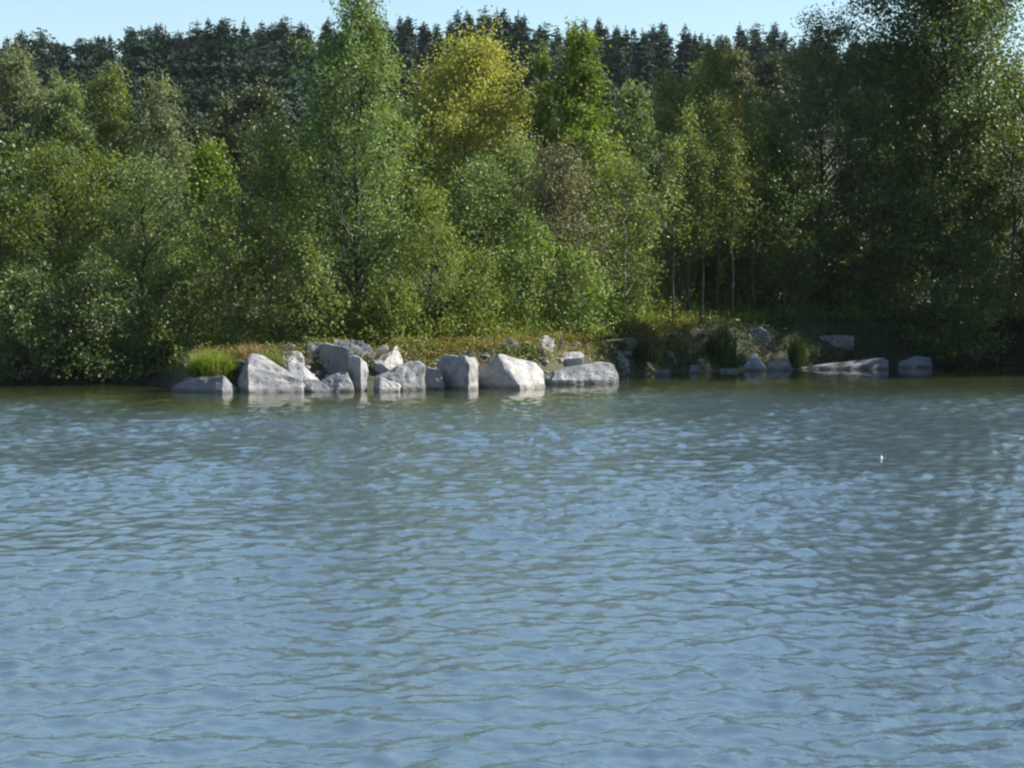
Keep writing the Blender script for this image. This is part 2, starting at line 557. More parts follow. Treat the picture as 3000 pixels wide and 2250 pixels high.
boulder([(790, 1085, .2), (800, 1035, .3), (880, 1031, .35), (890, 1066, .1), (902, 1085, .1), (850, 1090, -.2)], 57.0, .9,
        'sunlit grey boulder behind the peak of the largest boulder', 'rockpale')
boulder([(838, 1080, .2), (846, 1066, .25), (884, 1064, .2), (932, 1115, .25), (900, 1128, -.15), (850, 1105, -.1)], 56.3, .7,
        'smooth pale sloping slab on the right flank of the largest boulder', 'rockpale')
boulder([(830, 1040, .1), (831, 1016, .1), (846, 1007, .1), (864, 1010, .1), (868, 1018, .0), (866, 1040, 0)], 57.9, .4,
        'small pale stone perched on top behind the left boulders', 'rock')
boulder([(770, 1045, .1), (772, 1016, .15), (790, 1018, .1), (803, 1036, .1), (800, 1048, 0)], 57.8, .4,
        'small pale stone half hidden in dry grass behind the grass tuft', 'rockpale')
boulder([(886, 1080, .1), (890, 1050, .1), (902, 1052, .05), (913, 1066, .1), (910, 1082, .1)], 57.2, .4,
        'little grey stone in the gap left of the square shaded block', 'rock')
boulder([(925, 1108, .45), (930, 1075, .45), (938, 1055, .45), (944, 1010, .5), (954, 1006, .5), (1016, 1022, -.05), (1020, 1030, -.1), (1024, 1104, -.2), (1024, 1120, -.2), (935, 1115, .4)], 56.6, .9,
        'square shaded blue grey block in the middle of the left pile', 'rockshade')
boulder([(900, 1022, .1), (902, 1008, .1), (940, 1008, .1), (948, 1024, .0), (940, 1040, .0), (905, 1038, .0)], 58.2, .5,
        'flat grey stone in brown weeds left of the square block', 'rock')
boulder([(975, 1022, .3), (980, 996, .4), (1040, 999, .4), (1078, 1014, .3), (1098, 1036, .2), (1096, 1060, .1), (1080, 1085, .0), (1000, 1075, -.1)], 57.6, 1.2,
        'broad rounded slab behind the square block and the standing stone', 'rockshade')
boulder([(1022, 1120, .1), (1020, 1060, .05), (1024, 1048, .1), (1034, 1041, .15), (1048, 1044, .0), (1056, 1054, -.18), (1058, 1150, -.2), (1030, 1150, .0), (1072, 1062, .15), (1078, 1080, .2), (1074, 1130, .15), (1064, 1150, .05)], 55.9, .55,
        'narrow upright stone standing at the water in the left pile', 'rock')
boulder([(1012, 1030, .1), (1018, 1013, .1), (1026, 1013, .1), (1040, 1040, .1), (1032, 1050, 0)], 56.9, .3,
        'thin pale wedge between the square block and the broad slab', 'rock')
boulder([(1096, 1058, .0), (1105, 1020, .2), (1130, 1012, .25), (1140, 1020, .2), (1120, 1052, -.05), (1104, 1070, -.1)], 57.4, .7,
        'shaded stone behind the bright white boulder', 'rockshade')
boulder([(1086, 1066, .1), (1158, 1017, .45), (1164, 1018, .5), (1184, 1076, .35), (1150, 1088, -.15), (1120, 1068, -.2), (1088, 1098, .0), (1130, 1100, -.1)], 56.7, .9,
        'bright white boulder with a peaked top beside the standing stone', 'rockpale')
boulder([(1174, 1060, .05), (1176, 1036, .1), (1190, 1036, .1), (1192, 1058, .1)], 57.8, .35,
        'tiny pale stone right of the bright white boulder', 'rock')
boulder([(1120, 1100, .1), (1180, 1068, .2), (1206, 1059, .2), (1228, 1062, .2), (1240, 1074, .1), (1246, 1132, .05), (1180, 1138, -.3), (1100, 1104, -.1), (1150, 1120, -.35)], 56.2, .9,
        'rough grey wedge of rock below the bright white boulder', 'rock')
boulder([(1098, 1142, .0), (1102, 1108, .15), (1114, 1105, -.05), (1112, 1146, -.25), (1140, 1118, .0), (1172, 1128, .05), (1166, 1146, -.1)], 55.5, .6,
        'low pale stone at the waterline with a dark left side', 'rockpale')
boulder([(936, 1146, .0), (944, 1116, .15), (990, 1094, .25), (1010, 1090, .25), (1018, 1096, .1), (1024, 1120, .0), (1036, 1146, -.2), (980, 1150, -.25)], 55.5, .7,
        'low grey rock at the water left of the standing stone', 'rock')
boulder([(884, 1138, .0), (890, 1112, .15), (934, 1116, .1), (964, 1134, .0), (964, 1150, -.15), (918, 1150, -.25)], 55.4, .6,
        'flat dark rock at the water between the largest boulder and the standing stone', 'rockshade')
boulder([(1242, 1134, .0), (1244, 1078, .1), (1262, 1082, .0), (1298, 1086, .0), (1300, 1134, -.05)], 56.4, .7,
        'low dark shelf of rock left of the blocky shaded boulder', 'rockshade')
boulder([(1290, 1132, .4), (1284, 1062, .45), (1306, 1044, .5), (1362, 1046, .0), (1392, 1046, .3), (1372, 1132, -.4), (1374, 1070, -.32), (1402, 1070, .25), (1397, 1132, .2), (1392, 1056, .3)], 56.6, 1.0,
        'blocky boulder with a shaded blue face and a sunlit right corner', 'rock')
boulder([(1398, 1132, .5), (1402, 1100, .5), (1424, 1072, .4), (1461, 1039, .25), (1474, 1082, -.1), (1522, 1130, -.55), (1566, 1066, .5), (1590, 1088, .5), (1594, 1130, .4), (1560, 1132, -.1)], 57.2, 1.0,
        'big wedge boulder with one bright sloping face and one dark face', 'rockpale')
boulder([(1450, 1016, .1), (1468, 998, .2), (1496, 990, .2), (1512, 1000, .1), (1522, 1016, .1), (1490, 1028, -.1)], 59.2, .6,
        'white capped stone in the weeds above the big wedge boulder', 'rockpale')
boulder([(1580, 1004, .1), (1582, 988, .2), (1606, 985, .2), (1622, 998, .1), (1616, 1024, -.1), (1596, 1026, -.1)], 60.0, .5,
        'angular white stone at the top of the bank among weeds', 'rockpale')
boulder([(1626, 1002, .1), (1636, 990, .1), (1650, 992, .1), (1646, 1020, 0), (1630, 1024, 0)], 60.3, .4,
        'small grey stone just right of the angular white stone', 'rock')
boulder([(1668, 1030, .1), (1670, 1018, .1), (1690, 1017, .1), (1692, 1034, 0)], 60.5, .35,
        'little pale stone above the shelf shaped boulder', 'rock')
boulder([(1584, 1052, .1), (1578, 1022, .1), (1592, 1024, .1), (1604, 1046, .1), (1600, 1080, .0)], 59.6, .4,
        'slim grey stone tucked behind the bright wedge boulder', 'rockshade')
boulder([(1612, 1098, .1), (1616, 1036, .3), (1700, 1032, .4), (1706, 1046, .2), (1632, 1056, -.25), (1706, 1050, .0), (1706, 1098, .3)], 59.6, .8,
        'shelf shaped boulder with sunlit top and shaded front', 'rock')
boulder([(1602, 1106, .0), (1604, 1098, .1), (1634, 1084, .1), (1690, 1076, .3), (1762, 1061, .4), (1796, 1070, .4), (1808, 1096, .3), (1808, 1112, .2), (1700, 1114, -.2), (1620, 1114, -.25)], 59.6, 1.0,
        'long low boulder at the water where the shade begins', 'rock')
boulder([(1746, 1026, .1), (1750, 1012, .1), (1772, 1008, .1), (1780, 1024, .0), (1768, 1034, 0)], 62.5, .4,
        'small pale stone in dry weeds at the edge of the shade', 'rock')
boulder([(1788, 1034, .2), (1800, 1024, .2), (1816, 1028, .1), (1842, 1062, .0), (1838, 1072, -.1), (1816, 1074, -.1)], 62.5, .5,
        'tilted grey slab in the shade right of the long low boulder', 'rock')
boulder([(1856, 1070, .1), (1860, 1052, .1), (1876, 1056, .1), (1882, 1072, 0)], 64.0, .4,
        'small shaded stone right of the tilted slab', 'rockshade')
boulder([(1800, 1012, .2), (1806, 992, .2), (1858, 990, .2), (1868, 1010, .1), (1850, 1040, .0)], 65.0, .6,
        'broad stone in deep shade under the right hand trees', 'rockshade')
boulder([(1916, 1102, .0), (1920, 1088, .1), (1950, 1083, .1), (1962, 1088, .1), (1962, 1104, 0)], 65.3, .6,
        'flat stone at the shaded waterline right of the tilted slab', 'rockshade')
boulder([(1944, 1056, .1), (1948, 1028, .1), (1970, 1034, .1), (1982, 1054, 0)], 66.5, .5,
        'dark stone on the shaded bank above the flat waterline stone', 'rockshade')
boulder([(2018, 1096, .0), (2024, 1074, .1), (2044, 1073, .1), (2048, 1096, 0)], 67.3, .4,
        'small dark stone at the waterline of the shaded bank', 'rockshade')
boulder([(2108, 1094, .0), (2112, 1078, .1), (2160, 1078, .1), (2168, 1086, .1), (2166, 1094, 0)], 68.2, .5,
        'flat grey stone at the water left of the pointed stone', 'rock')
boulder([(2178, 1090, .1), (2182, 1072, .1), (2208, 1040, .3), (2214, 1041, .3), (2222, 1092, -.2), (2244, 1078, .3), (2244, 1092, .3)], 69.0, .6,
        'pointed triangular stone at the edge of the shaded water', 'rock')
boulder([(2248, 1090, .1), (2252, 1066, .2), (2280, 1054, .3), (2308, 1051, .3), (2324, 1076, .2), (2324, 1090, .1)], 69.4, .7,
        'rounded stone just right of the pointed triangular stone', 'rockshade')
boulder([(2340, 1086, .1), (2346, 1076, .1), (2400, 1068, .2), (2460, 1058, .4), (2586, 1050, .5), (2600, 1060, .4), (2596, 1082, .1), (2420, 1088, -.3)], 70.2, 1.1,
        'long flat slab lying at the water under the right trees', 'rockshade')
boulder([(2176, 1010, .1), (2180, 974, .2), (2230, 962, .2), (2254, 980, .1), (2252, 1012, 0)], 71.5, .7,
        'dim boulder high on the bank above the pointed stone', 'rockshade')
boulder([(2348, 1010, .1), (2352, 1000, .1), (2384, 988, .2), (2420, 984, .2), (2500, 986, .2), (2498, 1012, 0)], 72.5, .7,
        'dim flat boulder on the bank above the long slab', 'rockshade')
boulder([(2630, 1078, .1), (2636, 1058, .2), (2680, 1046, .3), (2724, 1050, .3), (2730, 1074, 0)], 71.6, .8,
        'dark boulder at the water right of the long flat slab', 'rockshade')
boulder([(2976, 1058, .1), (2980, 1032, .1), (3006, 1024, .1), (3040, 1036, .1), (3040, 1060, 0)], 77.0, .6,
        'grey boulder at the far right edge of the bank', 'rockshade')

# small rubble in the gaps of the shore, too small to tell apart
rr = random.Random(3)
bm = bmesh.new()
for i in range(180):
    x = rr.uniform(-9.6, 4.0)
    d = rr.uniform(-.15, 1.5) if x > 2 else rr.uniform(.2, 2.2)
    y = float(shore(x)) + d
    z = max(float(ground_z(x, y)), -.05)
    rad = rr.uniform(.05, .17)
    r0 = bmesh.ops.create_icosphere(bm, subdivisions=1, radius=1.0)
    q = (rr.uniform(.7, 1.3), rr.uniform(.7, 1.3), rr.uniform(.45, .9))
    for v in r0['verts']:
        k_ = rad * rr.uniform(.75, 1.15)
        v.co = Vector((x + v.co.x * q[0] * k_, y + v.co.y * q[1] * k_, z + v.co.z * q[2] * k_))
me = bpy.data.meshes.new('rubble')
bm.to_mesh(me)
bm.free()
me.materials.append(M['rock'])
tag(link('rubble', me), 'small grey rubble filling the gaps between the boulders', 'rubble', kind='stuff')

# ------------------------------------------------------------------ trees
def tube(acc, pts, radii, sides=5):
    """append a tapered tube to acc = [verts, faces]"""
    V, Fc = acc
    prev = None
    n = len(pts)
    for i in range(n):
        d = (pts[min(i + 1, n - 1)] - pts[max(i - 1, 0)])
        d = d / (np.linalg.norm(d) + 1e-9)
        a = np.cross(d, (0.3, 1.0, 0.1))
        a /= np.linalg.norm(a) + 1e-9
        b = np.cross(d, a)
        ring = []
        for s in range(sides):
            w = 2 * math.pi * s / sides
            V.append(tuple(pts[i] + radii[i] * (math.cos(w) * a + math.sin(w) * b)))
            ring.append(len(V) - 1)
        if prev:
            for s in range(sides):
                Fc.append((prev[s], prev[(s + 1) % sides], ring[(s + 1) % sides], ring[s]))
        prev = ring
    return acc


def mesh_from(acc, name, mat):
    me = bpy.data.meshes.new(name)
    me.from_pydata(acc[0], [], acc[1])
    me.polygons.foreach_set('use_smooth', np.full(len(me.polygons), True))
    me.materials.append(mat)
    me.update()
    return me


PROF = {
    'cone':   ([0, .08, .25, .45, .65, .82, .93, 1.0], [.7, .95, 1.0, .9, .70, .48, .30, .10]),
    'oval':   ([0, .1, .3, .5, .7, .85, .95, 1.0], [.4, .7, .95, 1.0, .86, .6, .36, .08]),
    'round':  ([0, .12, .3, .5, .7, .85, .95, 1.0], [.45, .8, 1.0, 1.0, .9, .68, .42, .12]),
    'column': ([0, .1, .3, .6, .8, .92, 1.0], [.6, .9, 1.0, .95, .78, .5, .12]),
    'shrub':  ([0, .1, .3, .55, .75, .9, 1.0], [.9, 1.0, .98, .82, .58, .34, .08]),
    'dome':   ([0, .2, .45, .7, .86, .95, 1.0], [.6, .95, 1.0, .9, .66, .42, .2]),
    'spire':  ([0, .1, .35, .6, .8, 1.0], [.6, .85, 1.0, .75, .42, .05]),
}


def leaves(rng, cen, outward, L, W, up=0.45, out=0.35, hang=0.0):
    n = len(cen)
    nrm = rng.normal(size=(n, 3))
    nrm /= np.linalg.norm(nrm, axis=1, keepdims=True)
    nrm = nrm + np.array([0, 0, up]) + out * outward
    nrm /= np.linalg.norm(nrm, axis=1, keepdims=True) + 1e-9
    t = rng.normal(size=(n, 3))
    t[:, 2] -= hang * 1.5
    t -= nrm * np.sum(t * nrm, axis=1, keepdims=True)
    t /= np.linalg.norm(t, axis=1, keepdims=True) + 1e-9
    b = np.cross(nrm, t)
    s = rng.uniform(.7, 1.3, (n, 1))
    hl, hw = t * s * L * .5, b * s * W * .5
    fold = nrm * s * W * .12
    q = np.empty((n, 4, 3))
    q[:, 0] = cen - hl
    q[:, 1] = cen + hw - hl * .1 + fold
    q[:, 2] = cen + hl
    q[:, 3] = cen - hw - hl * .1 + fold
    return q


def tree_meshes(seed, H, R, prof, leaf, zb=0.1, thick=1.0, nb=46, lift=0.5, stems=1, L=.104, W=.07, dens=660, twig=.27, sig=.19, hang=0.0, bark='bark', lean=(0, 0), spread=0.0, upb=0.45, flatten=1.0):
    """trunk, branches and crown meshes of one tree whose foot is at the origin"""
    rng = np.random.default_rng(seed)
    px, pr = PROF[prof]
    z0, z1 = H * zb, H
    wood, limbs = [[], []], [[], []]
    trunks = []
    for s in range(stems):
        a = rng.uniform(0, 6.28)
        off = np.array([math.cos(a), math.sin(a), 0]) * (spread * R * rng.uniform(.3, 1.0) if stems > 1 else 0)
        base = off * 0.25
        hs = H * (0.96 if s == 0 else rng.uniform(.62, .93))
        m = 7
        pts = []
        wob = rng.normal(size=(m + 1, 2)) * 0.012 * H
        for i in range(m + 1):
            t = i / m
            pts.append(np.array([base[0] + (off[0] - base[0]) * t + wob[i, 0] * t + lean[0] * t * t, base[1] + (off[1] - base[1]) * t + wob[i, 1] * t + lean[1] * t * t, hs * t - (0.25 if i == 0 else 0)]))
        r0 = (0.010 * H + .02) * (1 if stems == 1 else .65) * thick
        tube(wood, pts, [r0 * (1 - .93 * (i / m) ** .9) for i in range(m + 1)], 7)
        trunks.append((np.array(pts), hs))
    segA, segB, wts = [], [], []
    nbs = nb
    for i in range(nbs):
        t = (i + rng.uniform(0, 1)) / nbs
        t = t ** 0.9
        z = z0 + (z1 - z0) * t
        rad = R * np.interp(t, px, pr) * rng.choice([rng.uniform(.55, .85), rng.uniform(.85, 1.14)], p=[.35, .65])
        phi = i * 2.39996 + rng.uniform(-.5, .5)
        tp, hs = trunks[i % stems]
        za = min(max(z - lift * rad, 0.06 * H), hs * .97)
        f = za / hs * (len(tp) - 1)
        j = int(min(f, len(tp) - 2))
        A = tp[j] + (tp[j + 1] - tp[j]) * (f - j)
        cx, cy = lean[0] * t * t, lean[1] * t * t
        B = np.array([cx + math.cos(phi) * rad, cy + math.sin(phi) * rad * flatten, z + rng.normal() * .04 * H])
        mid = (A + B) / 2 + np.array([0, 0, .12 * rad * (1 if hang < .3 else 2.5)])
        pl = [A, mid * .5 + A * .5 + np.array([0, 0, .02 * rad]), mid, B]
        rb = .012 + .006 * rad
        tube(limbs, pl, [rb * 1.4, rb, rb * .7, rb * .25], 4)
        bw = rng.uniform(.45, 1.5)
        ln = np.linalg.norm(B - A)
        nt_ = max(4, int(4 + 5 * rad / max(R, .3)))
        segA.append(mid * .6 + A * .4); segB.append(B); wts.append(.5 * bw * ln)
        for q in range(nt_):
            s = rng.uniform(.25, 1.0)
            S = A + (mid - A) * (s / .5) if s < .5 else mid + (B - mid) * ((s - .5) / .5)
            d = rng.normal(size=3)
            d[2] = d[2] * .5 + (.7 * lift + .1 - 1.9 * hang)
            d[:2] += (B[:2] - A[:2]) / (ln + 1e-6) * .6
            d /= np.linalg.norm(d)
            tl = twig * (H * .12 + R * .55) * rng.uniform(.6, 1.3)
            E = S + d * tl
            E[2] = max(E[2], .15)
            if q < 3: tube(limbs, [S, E], [rb * .45, .004], 3)
            segA.append(S); segB.append(E); wts.append(bw * tl * rng.uniform(.6, 1.4) * (.75 + 1.0 * t))
    # upright shoots that break the outline of the crown
    nbr_ = len(segB)
    for q in range(nb):
        S = segB[rng.integers(nbr_)]
        d = np.array([rng.normal() * .28, rng.normal() * .28, 1.0 if hang < .3 else -.6])
        tl = H * rng.uniform(.04, .10)
        E = S + d / np.linalg.norm(d) * tl
        E[2] = max(E[2], .15)
        segA.append(S); segB.append(E); wts.append(tl * rng.uniform(.5, .9))
    # leader shoots at the very top
    for tp, hs in trunks:
        segA.append(tp[-2]); segB.append(tp[-1] + np.array([0, 0, .04 * H])); wts.append(.25)
    segA, segB, wts = np.array(segA), np.array(segB), np.array(wts)
    area = (z1 - z0) * 2 * R * .78
    n = int(area * dens)
    pick = rng.choice(len(wts), n, p=wts / wts.sum())
    f = rng.uniform(0, 1, (n, 1)) ** .7
    cen = segA[pick] + (segB[pick] - segA[pick]) * f
    sg = sig * (1.0 if R > 1.2 else .8)
    cen = cen + rng.normal(size=(n, 3)) * sg * np.array([1, 1, 1.0 + hang])
    cen[:, 2] -= hang * np.abs(rng.normal(size=n)) * .35
    cen[:, 2] = np.maximum(cen[:, 2], .05 + rng.uniform(0, .25, n))
    outw = cen.copy()
    outw[:, 2] = 0
    outw /= np.linalg.norm(outw, axis=1, keepdims=True) + 1e-6
    q = leaves(rng, cen, outw, L, W, up=upb, hang=hang)
    return mesh_from(wood, 'trunk', M[bark]), mesh_from(limbs, 'branches', M[bark]), quads_mesh('crown', q, M[leaf])


def plant_tree(name, u, vtop, hw, D, label, cat='tree', group=None, meshes=None, seed=0, dz=0.0, **kw):
    x = (u - 1500.0) / F * D
    gz_ = float(ground_z(x, D)) + dz
    gz_ = max(gz_, 0.02)
    H = P(u, vtop, D).z - gz_
    R = hw / F * D
    root = empty(name, (x, D, gz_))
    if meshes is None:
        meshes = tree_meshes(seed, H, R, **kw)
    for nm, me in zip(('trunk', 'branches', 'crown'), meshes):
        link(nm, me, root)
    tag(root, label, cat, group)
    return root, meshes, H, R


EDGE = 'trees and shrubs on the near bank'
BACK = 'trees standing behind the bank'
FARG = 'leafy trees at the foot of the hill'
T = plant_tree

# --- left bank
T('alder_tree', 175, 440, 205, 63.6, 'yellow green alder rising above the dark bushes at the left edge', group=EDGE, seed=1, prof='oval', leaf='alder', zb=.08, nb=60)
T('alder_tree', -50, 540, 190, 63.0, 'dark leafy tree cut off by the left edge of the picture', group=EDGE, seed=2, prof='oval', leaf='alder', zb=.05, nb=48)
T('willow_tree', 420, 470, 165, 63.2, 'grey green willow between the left alder and the lime green maple', group=EDGE, seed=3, prof='oval', leaf='willow', zb=.05, nb=56, lift=.8)
T('willow_shrub', 90, 800, 190, 60.3, 'dark bush hanging over the water at the left edge', 'shrub', EDGE, seed=4, prof='shrub', leaf='dark', zb=-.02, nb=56, stems=4, spread=.5, lean=(0, -.9))
T('willow_shrub', 300, 770, 180, 60.3, 'dark bush hanging over the water below the yellow green alder', 'shrub', EDGE, seed=5, prof='shrub', leaf='dark', zb=-.02, nb=56, stems=4, spread=.5, lean=(0, -.9))
T('willow_shrub', 490, 780, 110, 60.6, 'shrub with yellowing leaves just left of the green grass tuft', 'shrub', EDGE, seed=6, prof='shrub', leaf='birch', zb=.03, nb=34, stems=3, spread=.4)
# --- behind the boulders
T('birch_tree', 800, 385, 165, 62.2, 'grey green birch left of the tallest middle tree', group=EDGE, seed=7, prof='cone', leaf='birch', zb=.05, nb=64, lift=.9, bark='birchbark')
T('birch_tree', 660, 560, 130, 61.0, 'short birch above the green grass tuft', group=EDGE, seed=8, prof='oval', leaf='birch', zb=.05, nb=44, lift=.8, bark='birchbark')
T('poplar_tree', 1048, -15, 255, 62.4, 'tallest middle poplar with a narrow top reaching the sky', group=EDGE, seed=9, prof='cone', leaf='poplar', zb=.04, nb=100, lift=.9, twig=.2)
T('birch_shrub', 900, 700, 110, 59.8, 'small birch bush behind the square shaded block', 'shrub', EDGE, seed=10, prof='shrub', leaf='birch', zb=.03, nb=34, stems=3, spread=.4)
T('poplar_sapling', 1265, 560, 120, 61.6, 'yellow green sapling on the right flank of the tallest poplar', 'tree', EDGE, seed=12, prof='cone', leaf='yellowgreen', L=.085, W=.058, dens=1050, zb=.04, nb=44, lift=.8)
T('willow_shrub', 1400, 480, 130, 66.0, 'dark green shrub below the yellow tree', 'shrub', EDGE, seed=13, prof='oval', leaf='poplar', zb=.04, nb=46, stems=2, spread=.3)
T('willow_shrub', 1520, 420, 120, 68.5, 'grey green shrub between the yellow tree and the pointed green tree', 'shrub', EDGE, seed=14, prof='oval', leaf='willow', zb=.05, nb=46, stems=2, spread=.3)
T('brown_shrub', 1650, 440, 150, 67.0, 'shrub with brown fading leaves in the middle of the thicket', 'shrub', EDGE, seed=15, prof='oval', leaf='brown', zb=.05, nb=50, stems=2, spread=.3)
T('willow_shrub', 1545, 640, 125, 64.0, 'fresh green leafy shrub in front of the brown shrub', 'shrub', EDGE, seed=16, prof='shrub', leaf='fresh', zb=.03, nb=44, stems=3, spread=.4)
T('willow_shrub', 1400, 740, 115, 62.6, 'low yellow green shrub above the big wedge boulder', 'shrub', EDGE, seed=17, prof='shrub', leaf='yellowgreen', L=.085, W=.058, dens=1050, zb=.03, nb=38, stems=3, spread=.4)
T('willow_shrub', 1690, 720, 120, 64.8, 'low fresh green shrub above the shelf shaped boulder', 'shrub', EDGE, seed=18, prof='shrub', leaf='fresh', zb=.03, nb=38, stems=3, spread=.4)
T('birch_tree', 1830, 470, 130, 70.0, 'silvery birch left of the row of slim saplings', group=EDGE, seed=19, prof='oval', leaf='birch', zb=.08, nb=52, lift=.8, bark='birchbark')
T('willow_shrub', 1150, 820, 100, 60.2, 'low yellow brown bush behind the bright white boulder', 'shrub', EDGE, seed=30, prof='shrub', leaf='yellowgreen', L=.085, W=.058, dens=1050, zb=.03, nb=30, stems=3, spread=.4)
# --- right bank
T('birch_tree', 1965, 235, 120, 75.0, 'slender birch with sparkling leaves right of the pointed green tree', group=EDGE, seed=20, prof='cone', leaf='birch', zb=.12, nb=60, lift=1.0, bark='birchbark')
OB = T('birch_tree', 2085, 165, 125, 76.5, 'birch with one orange tipped branch left of the dark trees', group=EDGE, seed=21, prof='cone', leaf='birch', zb=.12, nb=60, lift=1.0, bark='birchbark')
T('birch_tree', 2200, 300, 120, 75.5, 'shorter birch between the orange tipped birch and the dark trees', group=EDGE, seed=22, prof='oval', leaf='poplar', zb=.1, nb=50, lift=.9, bark='birchbark')
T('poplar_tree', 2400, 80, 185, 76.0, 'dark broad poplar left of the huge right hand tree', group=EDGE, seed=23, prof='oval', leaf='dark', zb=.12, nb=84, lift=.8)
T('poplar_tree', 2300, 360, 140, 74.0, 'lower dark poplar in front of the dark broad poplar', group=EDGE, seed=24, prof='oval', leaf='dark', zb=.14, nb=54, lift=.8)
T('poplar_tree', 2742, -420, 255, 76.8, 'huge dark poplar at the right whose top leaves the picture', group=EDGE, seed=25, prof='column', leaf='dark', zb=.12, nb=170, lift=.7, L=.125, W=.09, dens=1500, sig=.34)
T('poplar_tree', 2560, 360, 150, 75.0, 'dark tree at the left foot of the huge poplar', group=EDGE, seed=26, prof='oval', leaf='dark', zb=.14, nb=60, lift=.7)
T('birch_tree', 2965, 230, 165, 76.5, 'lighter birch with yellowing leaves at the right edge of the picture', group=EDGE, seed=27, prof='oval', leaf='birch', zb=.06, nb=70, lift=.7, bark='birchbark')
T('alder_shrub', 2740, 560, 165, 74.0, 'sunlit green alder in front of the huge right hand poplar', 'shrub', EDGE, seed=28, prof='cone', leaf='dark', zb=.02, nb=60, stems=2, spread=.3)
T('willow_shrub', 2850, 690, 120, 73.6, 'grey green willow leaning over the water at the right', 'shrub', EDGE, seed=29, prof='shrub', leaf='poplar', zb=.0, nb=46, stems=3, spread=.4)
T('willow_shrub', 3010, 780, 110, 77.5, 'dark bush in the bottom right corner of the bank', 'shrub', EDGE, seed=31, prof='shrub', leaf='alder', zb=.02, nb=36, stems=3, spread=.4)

for i, (u, v, D) in enumerate([(3240, 300, 74.5), (3400, -520, 70.0), (3640, -520, 68), (3450, 250, 80)]):
    T('poplar_tree', u, v, 245, D, ['tall poplar nearest beyond the right edge of the picture', 'second tall poplar beyond the right edge of the picture', 'farthest tall poplar beyond the right edge of the picture', 'rear tall poplar beyond the right edge of the picture'][i], group=EDGE, seed=90 + i, prof='column', leaf='dark', zb=.1, nb=90, lift=.7, L=.3, W=.22, dens=150)
rng_o = np.random.default_rng(8)
oc = P(2168, 318, 75.2) - OB[0].location
cen_o = rng_o.normal(size=(170, 3)) * np.array([.14, .14, .34]) + np.array(oc)
M['orange'] = leaf_mat('orange_leaf', (.28, .12, .02), (.38, .19, .04), (.46, .28, .08), rough=.55, spec=.25, trans=.4)
ob = link('branch_tip', quads_mesh('branch_tip', leaves(rng_o, cen_o, np.zeros_like(cen_o), .11, .075), M['orange']), OB[0])
ob['label'] = 'orange branch tip of the birch'
ob['kind'] = 'stuff'
# --- slim saplings with bare stems
sap = [tree_meshes(40 + i, 7.0, .7, prof='spire', leaf='birch', zb=.42, nb=30, lift=1.2, thick=.5, L=.088, W=.06, dens=800, twig=.3, sig=.2) for i in range(3)]
SAPL = ['first', 'second', 'third', 'fourth', 'fifth', 'sixth']
for i, (u, v, D) in enumerate([(1972, 420, 71.0), (2014, 330, 72.4), (2058, 440, 71.6), (2104, 300, 73.0), (2146, 400, 72.0), (2204, 360, 73.2)]):
    r, _, H, R = T('birch_sapling', u, v, 60, D, SAPL[i] + ' slim bare stemmed sapling from the left in the row before the dark trees', 'tree', 'slim saplings on the shaded bank', meshes=sap[i % 3])
    s = H / 7.0
    r.scale = (s, s, s)
    r.rotation_euler.z = i * 1.3

# --- behind the bank
T('yellow_tree', 1355, 135, 205, 88, 'round golden yellow tree in the middle behind the bank', group=BACK, seed=50, prof='dome', leaf='yellow', zb=.22, nb=110, lift=.4, lean=(.5, 0), sig=.3, L=.15, W=.1, dens=680)
T('pointed_tree', 1700, 108, 118, 86, 'pointed bright green tree right of the yellow tree', group=BACK, seed=51, prof='spire', leaf='lime', zb=.12, nb=70, lift=1.1, L=.15, W=.1, dens=650)
T('pointed_tree', 1590, 180, 48, 87, 'thin green spire beside the pointed bright green tree', group=BACK, seed=52, prof='spire', leaf='lime', zb=.15, nb=34, lift=1.3, L=.12, W=.09, dens=1000)
T('maple_tree', 618, 440, 88, 79, 'vivid lime green maple at the left between two willows', group=BACK, seed=53, prof='round', leaf='lime', zb=.2, nb=44, lift=.6, L=.15, W=.12, dens=800)
T('willow_tree', 65, 145, 125, 112, 'pale grey green willow at the far left with drooping twigs', group=BACK, seed=54, prof='oval', leaf='pale', zb=.1, nb=60, hang=.5, L=.2, W=.09, dens=520)
T('willow_tree', 195, 250, 125, 110, 'grey green willow second from the left below the dark forest', group=BACK, seed=55, prof='oval', leaf='willow', zb=.1, nb=56, hang=.35, L=.2, W=.09, dens=520)
T('aspen_tree', 320, 215, 110, 112, 'light green aspen with upright twigs below the dark forest', group=BACK, seed=56, prof='column', leaf='palegreen', zb=.1, nb=64, lift=1.2, L=.17, W=.1, dens=560)
T('birch_tree', 475, 230, 88, 111, 'pale drooping birch right of the upright aspen', group=BACK, seed=57, prof='column', leaf='pale', zb=.1, nb=54, hang=.6, L=.2, W=.08, dens=560)
T('oak_tree', 745, 265, 150, 128, 'dark olive oak behind the lime green maple', group=BACK, seed=58, prof='round', leaf='oak', zb=.15, nb=70, lift=.4, L=.2, W=.15, dens=420)
T('oak_tree', 590, 370, 90, 122, 'small dark oak in the gap left of the olive oak', group=BACK, seed=59, prof='round', leaf='oak', zb=.15, nb=50, lift=.4, L=.2, W=.15, dens=420)
T('willow_tree', 1850, 250, 90, 101, 'pale willow between the pointed green tree and the slender birch', group=BACK, seed=60, prof='oval', leaf='willow', zb=.1, nb=50, hang=.3, L=.18, W=.09, dens=560)
T('alder_tree', 1130, 330, 130, 84, 'green alder between the tallest poplar and the yellow tree', group=BACK, seed=61, prof='oval', leaf='alder', zb=.1, nb=50, L=.18, W=.13, dens=330)
